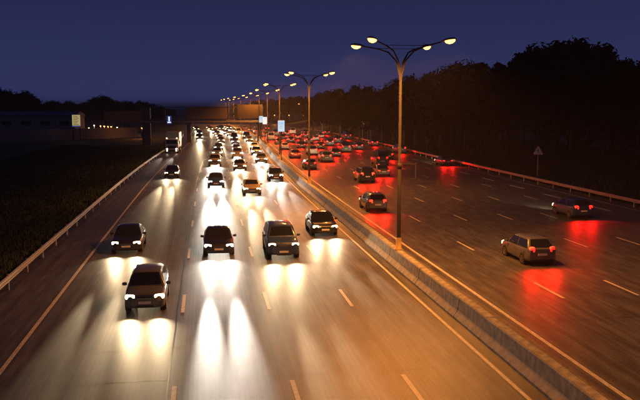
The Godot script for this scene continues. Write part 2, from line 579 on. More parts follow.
# ---------------------------------------------------------------- left of the road
func left_side() -> void:
	# panel fence
	var a := Vector3(-66, 0, -166)
	var b := Vector3(-21, 0, -252)
	var d := (b - a).normalized()
	var n := int(a.distance_to(b) / 3.0)
	var turn := atan2(-d.z, d.x)
	var t := thing("panel_fence", "tall concrete panel fence round the yard beyond the grass bank", "fence")
	var pan := begin(false)
	add_box(pan, Vector3(-1.4, 0.0, -0.05), Vector3(1.4, 3.15, 0.05), 0.015)
	for k in 4:
		add_box(pan, Vector3(-1.2 + k * 0.62, 0.25, 0.048), Vector3(-0.72 + k * 0.62, 2.9, 0.085), 0.02)
	var fence_mat: StandardMaterial3D = M.concrete
	var pm := finish(pan)
	var po := box_mesh(Vector3(-0.1, -0.6, -0.1), Vector3(0.1, 3.3, 0.1), 0.015)
	for i in n:
		var p := a + d * (i * 3.0 + 1.5)
		var g := minf(terrain(p.x - d.x * 1.5, p.z - d.z * 1.5), terrain(p.x + d.x * 1.5, p.z + d.z * 1.5)) - 0.05
		part("panel", pm, fence_mat, t, Vector3(p.x, g, p.z), Vector3(0, turn, 0))
		var q := a + d * (i * 3.0)
		part("post", po, fence_mat, t, Vector3(q.x, g, q.z), Vector3(0, turn, 0))
	# warehouse
	var wz := -224.0
	var wh := thing("warehouse", "long low warehouse with blue eaves behind the panel fence", "warehouse", Vector3(-52, -0.6, wz))
	part("wall", box_mesh(Vector3(-26, 0, -18), Vector3(15.6, 6.6, 0)), mat(lin(0.36, 0.3, 0.28), 0.8), wh)
	var rs := begin(false)
	var rr := []
	for e in [-26.3, 15.9]:
		rr.append(PackedVector3Array([Vector3(e, 6.6, 0.4), Vector3(e, 7.0, 0.4), Vector3(e, 8.0, -9), Vector3(e, 7.0, -18.4), Vector3(e, 6.6, -18.4)]))
	loft(rs, rr, true, true, false)
	part("roof", finish(rs), mat(lin(0.05, 0.07, 0.16), 0.5), wh)
	for i in 9:
		part("pilaster", box_mesh(Vector3(-0.2, 0, 0.0), Vector3(0.2, 6.5, 0.15)), mat(lin(0.3, 0.25, 0.23), 0.8), wh, Vector3(-25.5 + i * 5.1, 0, 0.0))
	for i in 8:
		var f := part("window", box_mesh(Vector3(-1.3, 4.2, 0.0), Vector3(1.3, 5.4, 0.06)), M.steel_dark, wh, Vector3(-22.9 + i * 5.1, 0, 0.0))
		part("pane", box_mesh(Vector3(-1.2, 4.28, 0.06), Vector3(-0.04, 5.32, 0.07)), M.glass, f)
		part("pane", box_mesh(Vector3(0.04, 4.28, 0.06), Vector3(1.2, 5.32, 0.07)), M.glass, f)
	# lit poster case on two legs
	var lb := thing("poster_case", "upright lit poster case glowing pale yellow beside the warehouse", "poster case", Vector3(-35.0, terrain(-35.0, -218.0), -218.0))
	part("casing", box_mesh(Vector3(-1.15, 3.7, -0.25), Vector3(1.15, 7.1, 0.0), 0.03), M.steel_dark, lb)
	part("poster", poster_mesh(Vector2(2.14, 3.24), Vector3(0, 5.4, 0.012)), poster_material(), lb)
	for x in [-0.9, 0.9]:
		part("leg", box_mesh(Vector3(x - 0.1, -0.3, -0.2), Vector3(x + 0.1, 3.6, -0.05)), M.steel_dark, lb)
	area_light(lb, Vector3(0, 5.4, 0.1), Vector2(2.1, 3.2), Color(1.0, 0.9, 0.55), 1.2, Vector3(0, PI, 0))
	# billboard
	var bb := thing("billboard", "wide unlit brown billboard on posts behind the panel fence", "billboard", Vector3(-25.8, -0.7, -256))
	part("panel", box_mesh(Vector3(-6.6, 4.7, 0.0), Vector3(6.6, 8.0, 0.12), 0.02), mat(lin(0.2, 0.13, 0.08), 0.75), bb)
	var fr := begin(false)
	for q in [[-6.8, -6.6, 4.5, 8.2], [6.6, 6.8, 4.5, 8.2], [-6.6, 6.6, 4.5, 4.7], [-6.6, 6.6, 8.0, 8.2]]:
		add_box(fr, Vector3(q[0], q[2], -0.04), Vector3(q[1], q[3], 0.18))
	part("frame", finish(fr), M.steel_dark, bb)
	for x in [-5.0, 0.0, 5.0]:
		part("post", box_mesh(Vector3(x - 0.15, -0.3, -0.36), Vector3(x + 0.15, 8.0, -0.06)), M.steel_dark, bb)
	# yard lamps: small lights strung along the access road behind the fence
	var yl := [[88, 127.0, 0], [94, 126.8, 1], [99, 124.3, 1], [105, 125.0, 0], [108.5, 125.2, 0], [112, 125.5, 0], [115, 125.8, 0], [120.5, 126.3, 1], [144, 127.0, 0]]
	var lab := ["yard lamp nearest the lit poster case", "white yard lamp second along from the poster case", "yard lamp third along from the poster case, taller than the rest", "first orange lamp of the row of four in the yard", "second orange lamp of the row of four in the yard", "third orange lamp of the row of four in the yard", "last orange lamp of the row of four in the yard", "lone white yard lamp just past the row of four", "orange lamp by the end of the billboard near the footbridge"]
	for i in yl.size():
		var q = yl[i]
		var s := 268.0 if i < 8 else 236.0
		var dx: float = (q[0] - 206.0) / 770.0 * s
		var hy: float = 8.7 - (q[1] - 107.0) / 770.0 * s
		var g := terrain(dx, -s)
		lamp_post("yard_lamp", lab[i], Vector3(dx, g, -s), hy - g, M.far_sodium if q[2] == 0 else M.warm_white, Color(1, 0.6, 0.25) if q[2] == 0 else Color(1, 0.85, 0.6), "yard lamps behind the fence")

func poster_mesh(size: Vector2, at: Vector3) -> ArrayMesh:
	var st := begin(false)
	var h := size * 0.5
	for q in [[-1, -1], [-1, 1], [1, 1], [-1, -1], [1, 1], [1, -1]]:
		st.set_uv(Vector2(q[0] * 0.5 + 0.5, 0.5 - q[1] * 0.5))
		st.add_vertex(at + Vector3(q[0] * h.x, q[1] * h.y, 0))
	return finish(st)

func poster_material() -> StandardMaterial3D:
	var im := Image.create(64, 96, false, Image.FORMAT_RGB8)
	im.fill(Color(0.95, 0.9, 0.62))
	for i in 6:
		im.fill_rect(Rect2i(9, 10 + i * 13, 34 + (i * 7) % 14, 5), Color(0.62, 0.5, 0.12))
	im.fill_rect(Rect2i(0, 86, 64, 10), Color(0.35, 0.42, 0.75))
	var tx := img_tex(im)
	var m := glow(Color(1, 1, 1), 0.42)
	m.albedo_texture = tx
	m.emission_texture = tx
	m.emission_operator = BaseMaterial3D.EMISSION_OP_MULTIPLY
	return m

func lamp_post(called: String, label: String, at: Vector3, h: float, gm: Material, col: Color, group: String) -> void:
	var t := thing(called, label, "lamp", at, 0.0, group)
	part("pole", tube_mesh([Vector3(0, -0.4, 0), Vector3(0, h - 0.1, 0), Vector3(0, h - 0.02, 0.2)], [0.06, 0.05, 0.05], 6), M.pole, t)
	part("lamp_housing", box_mesh(Vector3(-0.2, h - 0.0, 0.0), Vector3(0.2, h + 0.14, 0.5), 0.03), M.head, t)
	part("lens", tube_mesh([Vector3(0, h - 0.22, 0.27), Vector3(0, h - 0.2, 0.27), Vector3(0, h - 0.1, 0.27), Vector3(0, h, 0.27)], [0.08, 0.17, 0.22, 0.22], 8), gm, t)
	var o := OmniLight3D.new()
	o.name = "light"
	o.light_color = col
	o.light_energy = 14.0
	o.light_size = 0.15
	o.omni_range = 60.0
	o.omni_attenuation = 2.0
	o.shadow_enabled = true
	o.position = Vector3(0, h - 0.35, 0.35)
	t.add_child(o, true)

# ---------------------------------------------------------------- right of the road
func sign_post(t: Node3D, h: float) -> void:
	part("post", tube_mesh([Vector3(0, -0.5, 0), Vector3(0, h, 0)], [0.045, 0.045], 8), M.galv, t)

func tri_mesh(r: float, z0: float, z1: float) -> ArrayMesh:
	var st := begin(false)
	var rings := []
	for z in [z0, z1]:
		var ring := PackedVector3Array()
		for k in 3:
			var a := PI / 2 + TAU * k / 3.0
			for e in [-0.1, 0.1]:
				var p := Vector2(cos(a), sin(a)) * r
				var tn := Vector2(-sin(a), cos(a))
				p += tn * e * r - Vector2(cos(a), sin(a)) * r * 0.05
				ring.append(Vector3(p.x, p.y, z))
		rings.append(ring)
	loft(st, rings, true, true, false)
	return finish(st)

func right_side() -> void:
	var g := terrain(40.4, -90.0)
	var w := thing("warning_sign", "white warning triangle on a post on the dark wooded bank", "road sign", Vector3(40.4, g, -90), -0.42)
	sign_post(w, 3.9 - g)
	var pl := part("plate", tri_mesh(0.76, 0.05, 0.07), M.red_sign, w, Vector3(0, 3.25 - g, 0))
	part("field", tri_mesh(0.64, 0.0705, 0.076), M.white_sign, pl)
	var mk := begin(false)
	add_box(mk, Vector3(-0.05, -0.06, 0.077), Vector3(0.05, 0.3, 0.081))
	add_box(mk, Vector3(-0.05, -0.22, 0.077), Vector3(0.05, -0.12, 0.081))
	part("symbol", finish(mk), M.black, pl)

	var g2 := terrain(39.9, -196.0)
	var s2 := thing("distance_sign", "white plate below a brown plate on one post by the crash barrier", "road sign", Vector3(39.9, g2, -196))
	sign_post(s2, 6.3 - g2)
	part("plate", box_mesh(Vector3(-0.55, 3.6 - g2, 0.05), Vector3(0.55, 4.85 - g2, 0.08), 0.01), M.white_sign, s2)
	part("plate", box_mesh(Vector3(-0.62, 4.95 - g2, 0.05), Vector3(0.62, 6.15 - g2, 0.08), 0.01), M.brown_sign, s2)

	var g3 := terrain(41.2, -270.0)
	var s3 := thing("direction_sign", "pale blue direction sign on two posts past the footbridge", "road sign", Vector3(41.2, g3, -270))
	part("plate", box_mesh(Vector3(-1.4, 2.5 - g3, 0.05), Vector3(1.4, 4.3 - g3, 0.09), 0.02), mat(lin(0.10, 0.17, 0.26), 0.4), s3)
	part("border", ring_mesh(1.3, 0.8, Vector3(0, 3.4 - g3, 0.0925)), M.white_sign, s3)
	for x in [-0.9, 0.9]:
		part("post", tube_mesh([Vector3(x, -0.4, 0), Vector3(x, 4.2 - g3, 0)], [0.05, 0.05], 8), M.galv, s3)

	for i in 2:
		var p := P(38.0, 205.0 + i * 7.0)
		var gy := terrain(p.x, p.z)
		var m := thing("marker_post", ["white reflector post just past the white and brown plates", "second white reflector post past the white and brown plates"][i], "marker post", Vector3(p.x, gy, p.z), 0.0, "reflector posts by the crash barrier")
		part("shaft", box_mesh(Vector3(-0.09, -0.2, -0.05), Vector3(0.09, 1.5, 0.05), 0.02), M.white_sign, m)
		part("band", box_mesh(Vector3(-0.092, 1.1, -0.052), Vector3(0.092, 1.3, 0.052)), M.black, m)

	# double lamp beyond the bridge and the row of small lamps on the side road
	var gd := terrain(39.0, -310.0)
	var dl := thing("double_lamp", "double-armed orange street lamp on the bank past the footbridge", "street lamp", Vector3(39.0, gd, -310))
	part("pole", tube_mesh([Vector3(0, -0.4, 0), Vector3(0, 9.7 - gd, 0)], [0.11, 0.07], 8), M.pole, dl)
	for e in [-1.0, 1.0]:
		part("arm", tube_mesh([Vector3(0, 9.4 - gd, 0), Vector3(e * 1.0, 9.95 - gd, 0), Vector3(e * 1.8, 10.05 - gd, 0)], [0.05, 0.045, 0.04], 6), M.pole, dl)
		var hd := part("lamp_head", box_mesh(Vector3(-0.4, 0, -0.16), Vector3(0.4, 0.16, 0.16), 0.04), M.head, dl, Vector3(e * 2.0, 9.97 - gd, 0))
		part("lens", box_mesh(Vector3(-0.3, -0.16, -0.15), Vector3(0.3, 0.0, 0.15), 0.05), M.far_sodium, hd)
		down_light(dl, Vector3(e * 2.0, 9.7 - gd, 0), 22.0)
	for i in 5:
		var s := 300.0
		var x := 26.4 + 5.7 * i
		var u := x
		if u < 39.0:
			s = 392.0
			x = 26.4 * 1.3 + 5.7 * 1.3 * i
		var gy := terrain(x, -s)
		lamp_post("side_road_lamp", "%s small lamp of the row crossing behind the footbridge, counted from the median" % ["first", "second", "third", "fourth", "fifth"][i], Vector3(x, gy, -s), 8.7 - 8.0 / 770.0 * s - gy, M.far_sodium, Color(1, 0.6, 0.25), "small lamps along the side road")

func ring_mesh(hx: float, hy: float, at: Vector3) -> ArrayMesh:
	var st := begin(false)
	var o := 0.07
	for q in [[-hx, -hx + o, -hy, hy], [hx - o, hx, -hy, hy], [-hx + o, hx - o, -hy, -hy + o], [-hx + o, hx - o, hy - o, hy]]:
		add_box(st, at + Vector3(q[0], q[2], 0), at + Vector3(q[1], q[3], 0.004))
	return finish(st)

func down_light(parent: Node, at: Vector3, e: float) -> void:
	var sp := SpotLight3D.new()
	sp.name = "light"
	sp.light_color = Color(1.0, 0.6, 0.25)
	sp.light_energy = e
	sp.light_size = 0.16
	sp.spot_angle = 78.0
	sp.spot_angle_attenuation = 0.5
	sp.spot_range = 120.0
	sp.spot_attenuation = 2.0
	sp.shadow_enabled = true
	sp.position = at
	sp.rotation = Vector3(-PI / 2, 0, 0)
	parent.add_child(sp, true)

# ---------------------------------------------------------------- trees
func leaf_mesh(sd: int, w: float, h: float, clumps: int, leaves: int, size: float) -> ArrayMesh:
	var r := RandomNumberGenerator.new()
	r.seed = sd
	var st := SurfaceTool.new()
	st.begin(Mesh.PRIMITIVE_TRIANGLES)
	for i in clumps:
		var v := Vector3(r.randfn(), r.randfn(), r.randfn()).normalized() * pow(r.randf(), 0.45)
		var taper := 1.0 - 0.35 * maxf(v.y, 0.0)
		var c := Vector3(v.x * w * taper, h * 0.5 + v.y * h * 0.5, v.z * w * taper)
		var rad := w * r.randf_range(0.17, 0.34)
		for j in leaves:
			var d := Vector3(r.randfn(), r.randfn() * 0.75, r.randfn()).normalized() * rad * pow(r.randf(), 0.4)
			var n := (d.normalized() + Vector3(r.randfn(), r.randfn() + 0.5, r.randfn()) * 0.6).normalized()
			var a := n.cross(Vector3(r.randfn(), r.randfn(), r.randfn())).normalized()
			var b := n.cross(a)
			var s := size * r.randf_range(0.6, 1.3)
			var p := c + d
			st.set_normal(n)
			for q in [[-0.5, 0.0], [0.0, -0.32], [0.5, 0.0], [-0.5, 0.0], [0.5, 0.0], [0.0, 0.32]]:
				st.add_vertex(p + a * q[0] * s * 1.6 + b * q[1] * s * 1.6)
	return st.commit()

func trunk_mesh(sd: int, h: float, cw: float) -> ArrayMesh:
	var r := RandomNumberGenerator.new()
	r.seed = sd
	var st := begin()
	tube(st, [Vector3(0, -0.6, 0), Vector3(0, 0.3, 0), Vector3(r.randf_range(-0.15, 0.15), h * 0.45, 0.1), Vector3(r.randf_range(-0.3, 0.3), h * 0.85, 0)], [0.34, 0.26, 0.2, 0.06], 8)
	for i in 7:
		var y := h * r.randf_range(0.28, 0.65)
		var a := r.randf() * TAU
		var l := cw * r.randf_range(0.5, 0.85)
		var d := Vector3(cos(a), 0, sin(a))
		tube(st, [Vector3(0, y, 0), Vector3(0, y + l * 0.3, 0) + d * l * 0.5, Vector3(0, y + l * 0.75, 0) + d * l], [0.1, 0.07, 0.025], 5)
	return finish(st)

var protos := []
func make_protos() -> void:
	# [crown half width, crown height, trunk height below crown]
	var kinds := [[3.6, 12.5, 3.2], [4.6, 11.0, 3.6], [2.9, 14.0, 3.0], [4.0, 9.0, 2.6], [2.2, 4.0, 0.2]]
	for i in kinds.size():
		var k = kinds[i]
		protos.append({"w": k[0], "top": k[1] + k[2], "base": k[2], "leaf": leaf_mesh(100 + i, k[0], k[1], 85 if i < 4 else 40, 78, 0.34 if i < 4 else 0.2), "trunk": trunk_mesh(200 + i, k[2] + k[1] * 0.85, k[0])})

func tree(called: String, kind: int, x: float, z: float, height: float, label: String, cat: String, group: String) -> void:
	var p = protos[kind]
	var k: float = height / p.top
	var t := thing(called, label, cat, Vector3(x, terrain(x, z), z), rng.randf() * TAU, group)
	var c := part("crown", p.leaf, M["leaf%d" % rng.randi_range(0, 2)], t, Vector3(0, p.base * k, 0))
	c.scale = Vector3(k * rng.randf_range(0.9, 1.2), k, k * rng.randf_range(0.9, 1.2))
	var tr := part("trunk", p.trunk, M.bark, t)
	tr.scale = Vector3.ONE * k

func trees() -> void:
	make_protos()
	# the wood on the right: skyline heights follow the photograph [pixel x, top y, distance]
	var sky := [[640, 60, 96], [622, 57, 100], [606, 50, 104], [590, 44, 108], [573, 37, 112], [556, 38, 112], [540, 40, 116], [524, 42, 120], [508, 53, 118], [494, 56, 126], [480, 54, 130], [466, 62, 134], [452, 64, 138], [440, 69, 144], [428, 72, 148], [416, 76, 156], [404, 79, 162], [393, 82, 170], [382, 86, 178], [371, 88, 188], [360, 86, 196], [350, 88, 210], [340, 89, 222], [331, 91, 236], [322, 93, 250], [313, 94, 262], [305, 95, 425], [297, 95, 430], [289, 97, 436], [281, 98, 444], [272, 99, 450], [263, 100, 456], [254, 101, 462], [245, 102, 470], [236, 103, 480]]
	for i in sky.size():
		var q = sky[i]
		for row in 2:
			var s: float = q[2] + row * rng.randf_range(9.0, 16.0)
			var x: float = (q[0] - 206.0 + row * rng.randf_range(-6, 6)) / 770.0 * s
			# put the exact ray through the yawed camera
			x = ray_x(q[0] + row * rng.randf_range(-5.0, 5.0), s)
			var top: float = 8.7 + (107.0 - q[1] - row * rng.randf_range(1.0, 5.0)) / 770.0 * s * 1.02
			var h := top - terrain(x, -s)
			var kind := rng.randi_range(0, 3)
			tree("woodland_tree", kind, x, -s, maxf(h, 5.0), ["tall oval broadleaf tree in the dark wood past the right crash barrier", "broad round-crowned tree in the dark wood past the right crash barrier", "slender tall tree in the dark wood past the right crash barrier", "low spreading tree in the dark wood past the right crash barrier"][kind], "tree", "trees of the wood")
	# understorey along the wood's edge
	for i in 46:
		var s := 84.0 + i * 5.2
		var u := 47.0 + rng.randf_range(-1.0, 5.0) + 14.0 * (1.0 - smoothstep(110.0, 190.0, s))
		var p := P(u, s)
		tree("woodland_bush", 4, p.x, p.z, rng.randf_range(3.2, 6.2), "dense dark bush at the edge of the wood on the right bank", "bush", "bushes edging the wood")
	# the far tree line on the left
	var far := [[-14, 84, 300], [-4, 88, 300], [6, 90, 296], [16, 91, 296], [24, 92, 300], [31, 97, 310], [38, 101, 330], [46, 102, 340], [54, 101, 350], [62, 102, 350], [70, 101, 350], [78, 102, 356], [86, 100, 350], [94, 98, 350], [101, 96, 350], [108, 99, 356], [116, 101, 360], [124, 101, 360], [132, 102, 364], [140, 101, 360], [147, 103, 370], [154, 104.5, 380], [161, 106, 420], [168, 107, 430]]
	for q in far:
		for row in 2:
			var s: float = q[2] + row * 14.0
			var x := ray_x(q[0] + row * 4.0, s)
			var top: float = 8.7 + (107.0 - q[1] - row * 1.0) / 770.0 * s
			tree("far_tree", [1, 3, 1, 0][rng.randi_range(0, 3)], x, -s, top - terrain(x, -s), "tree of the dark far belt rising behind the warehouse and billboard", "tree", "far tree belt")

# ground distance across for a bearing seen from the footway
func ray_x(px: float, s: float) -> float:
	var th := deg_to_rad(8.362)
	var ph := deg_to_rad(6.887)
	var f := Vector3(sin(th) * cos(ph), -sin(ph), -cos(th) * cos(ph))
	var r := Vector3(cos(th), 0, sin(th))
	var up := r.cross(f)
	var d := f * 770.0 + r * (px - 320.0) + up * 93.0
	return -d.x / d.z * s

# ---------------------------------------------------------------- street lamps
func lamp_meshes() -> Dictionary:
	var d := {}
	d.pole = tube_mesh([Vector3(0, 0, 0), Vector3(0, 4.6, 0), Vector3(0, 4.62, 0), Vector3(0, 9.6, 0)], [0.12, 0.105, 0.085, 0.07], 14)
	d.base = tube_mesh([Vector3(0, -0.02, 0), Vector3(0, 0.06, 0), Vector3(0, 0.07, 0), Vector3(0, 0.62, 0), Vector3(0, 0.68, 0)], [0.21, 0.21, 0.165, 0.155, 0.12], 14)
	d.collar = tube_mesh([Vector3(0, 4.5, 0), Vector3(0, 4.54, 0), Vector3(0, 4.74, 0), Vector3(0, 4.78, 0)], [0.11, 0.135, 0.135, 0.09], 14)
	var st := begin()
	tube(st, [Vector3(0, 8.9, 0), Vector3(0.05, 9.6, 0), Vector3(0.28, 10.3, 0), Vector3(0.8, 10.8, 0), Vector3(1.5, 11.02, 0), Vector3(2.45, 11.2, 0)], [0.055, 0.055, 0.05, 0.045, 0.04, 0.035], 8)
	d.arm = finish(st)
	var h := begin()
	var rings := []
	for q in [[0.0, 0.05, 0.05], [0.1, 0.09, 0.08], [0.28, 0.14, 0.12], [0.55, 0.17, 0.14], [0.78, 0.14, 0.1], [0.86, 0.07, 0.05]]:
		var r := PackedVector3Array()
		for k in 10:
			var a := PI * k / 9.0
			r.append(Vector3(q[0], sin(a) * q[2], cos(a) * q[1]))
		rings.append(r)
	loft(h, rings, true, true, true)
	d.head = finish(h)
	var l := begin()
	var lr := []
	for q in [[0.26, 0.04, 0.03], [0.3, 0.12, 0.08], [0.45, 0.15, 0.13], [0.62, 0.15, 0.13], [0.76, 0.11, 0.08], [0.8, 0.04, 0.03]]:
		var r := PackedVector3Array()
		for k in 10:
			var a := PI * k / 9.0
			r.append(Vector3(q[0], -0.006 - sin(a) * q[2], cos(a) * q[1]))
		lr.append(r)
	loft(l, lr, true, true, true)
	d.lens = finish(l)
	return d

func street_lamps() -> void:
	var d := lamp_meshes()
	var words := ["set on the barrier beside the watching footway", "with a banner bracket halfway up its pole", "nearest before the first pale light box", "third along the barrier from the one with the banner bracket", "fourth along the barrier from the one with the banner bracket", "fifth along the barrier from the one with the banner bracket", "first along the barrier past the footbridge", "second along the barrier past the footbridge", "third along the barrier past the footbridge", "fourth along the barrier past the footbridge", "fifth along the barrier past the footbridge"]
	for i in 11:
		var s := 41.0 + (i - 1) * 38.0
		var t := thing("street_lamp", "tall four-armed orange street lamp " + words[i], "street lamp", P(10.48, s, 0.85), yaw(s), "street lamps along the median")
		part("pole", d.pole, M.pole, t)
		part("base_sleeve", d.base, M.sleeve, t)
		part("collar", d.collar, M.pole, t)
		for k in 4:
			var sx := -1.0 if k % 2 == 0 else 1.0
			var sz := -1.0 if k < 2 else 1.0
			var turn := atan2(-sz * 1.55, sx * 1.5)
			part("arm", d.arm, M.pole, t, Vector3.ZERO, Vector3(0, turn, 0))
			var dir := Vector3(sx * 1.5, 0, sz * 1.55).normalized()
			var hp := dir * 2.42 + Vector3(0, 11.2, 0)
			var hd := part("lamp_head", d.head, M.head, t, hp, Vector3(0, turn, 0.12))
			part("lens", d.lens, M.sodium, hd).scale = Vector3(1.0, 1.35, 1.2)
			down_light(t, hp + dir * 0.55 + Vector3(0, -0.24, 0), 112.0)
		for sz in [-1.0, 1.0]:
			part("tie_bar", tube_mesh([Vector3(-1.15, 11.05, sz * 1.18), Vector3(1.15, 11.05, sz * 1.18)], [0.018, 0.018], 5), M.pole, t)
		if i == 1:
			var bf := part("banner_bracket", box_mesh(Vector3(0.08, 4.72, -0.02), Vector3(0.92, 4.76, 0.02)), M.pole, t)
			part("upper_bar", box_mesh(Vector3(0.08, 3.9, -0.02), Vector3(0.92, 3.94, 0.02)), M.pole, bf)
			part("outer_bar", box_mesh(Vector3(0.9, 3.84, -0.03), Vector3(0.96, 4.82, 0.03)), M.pole, bf)

func light_boxes() -> void:
	var spots := [[114.0, 1.05, 1.7, 5.05, "largest of the three on the median"], [166.0, 1.0, 1.6, 5.0, "second along the median"], [184.0, 1.0, 1.6, 5.0, "third along the median, by the footbridge"]]
	for q in spots:
		var t := thing("light_box", "pale blue glowing box on a thin pole, " + q[4], "light box", P(10.48, q[0], 0.85), yaw(q[0]), "light boxes on the median")
		var y0: float = q[3] - 0.85
		part("pole", tube_mesh([Vector3(0, 0, 0), Vector3(0, y0 + 0.02, 0)], [0.07, 0.06], 8), M.steel_dark, t)
		part("casing", box_mesh(Vector3(-q[1] * 0.5, y0, -0.14), Vector3(q[1] * 0.5, y0 + q[2], 0.14), 0.03), M.steel_dark, t)
		var im := Image.create(64, 96, false, Image.FORMAT_RGB8)
		im.fill(Color(0.8, 0.88, 0.95))
		im.fill_rect(Rect2i(8, 12, 48, 26), Color(0.66, 0.8, 0.93))
		im.fill_rect(Rect2i(14, 46, 30, 6), Color(0.55, 0.68, 0.8))
		im.fill_rect(Rect2i(14, 58, 36, 14), Color(0.72, 0.83, 0.82))
		var tx := img_tex(im)
		var m := glow(Color(1, 1, 1), 1.0)
		m.albedo_texture = tx
		m.emission_texture = tx
		m.emission_operator = BaseMaterial3D.EMISSION_OP_MULTIPLY
		part("face", poster_mesh(Vector2(q[1] - 0.08, q[2] - 0.08), Vector3(0, y0 + q[2] * 0.5, 0.143)), m, t)
		area_light(t, Vector3(0, y0 + q[2] * 0.5, 0.2), Vector2(q[1] - 0.1, q[2] - 0.1), Color(0.8, 0.9, 1.0), 1.0, Vector3(0, PI, 0))

# ---------------------------------------------------------------- vehicles
func ring_of(w: float, yb: float, yt: float, z: float, crown: float) -> PackedVector3Array:
	var half := [Vector2(w * 0.55, yb), Vector2(w * 0.86, yb + 0.01), Vector2(w * 0.975, yb + 0.08), Vector2(w, yb + 0.2), Vector2(w, lerpf(yb + 0.2, yt - 0.13, 0.55)), Vector2(w * 0.985, yt - 0.13), Vector2(w * 0.945, yt - 0.045), Vector2(w * 0.84, yt - 0.005), Vector2(w * 0.45, yt + crown * 0.8)]
	var r := PackedVector3Array()
	for p in half:
		r.append(Vector3(p.x, p.y, z))
	r.append(Vector3(0, yt + crown, z))
	half.reverse()
	for p in half:
		r.append(Vector3(-p.x, p.y, z))
	return r

func lens_mesh(cx0: float, cy: float, hx: float, hy: float, z: float, depth: float, sweep: float, sgn: float) -> ArrayMesh:
	# a rounded lens, its outer side swept back
	var st := begin()
	var rings := []
	for k in [[0.0, 1.0], [0.6, 0.98], [0.9, 0.86], [1.0, 0.6]]:
		var r := PackedVector3Array()
		for j in 12:
			var a := TAU * j / 12.0
			var ex: float = signf(cos(a)) * pow(absf(cos(a)), 0.6) * hx * k[1]
			var ey: float = signf(sin(a)) * pow(absf(sin(a)), 0.6) * hy * k[1]
			r.append(Vector3(cx0 + ex, cy + ey, z + depth * k[0] - sweep * (sgn * ex / hx * 0.5 + 0.5)))
		rings.append(r)
	loft(st, rings, true, true, true)
	return finish(st)

func glass_quad(a: Vector3, b: Vector3, c: Vector3, d: Vector3, bulge: Vector3) -> ArrayMesh:
	var st := begin()
	var n := 6
	for i in n:
		for j in 2:
			var v := []
			for q in [[i, j], [i, j + 1], [i + 1, j + 1], [i + 1, j]]:
				var t: float = float(q[0]) / n
				var e: float = float(q[1]) / 2.0
				v.append(a.lerp(d, t).lerp(b.lerp(c, t), e) + bulge * (4.0 * t * (1.0 - t)))
			quad(st, v[0], v[1], v[2], v[3])
	return finish(st)

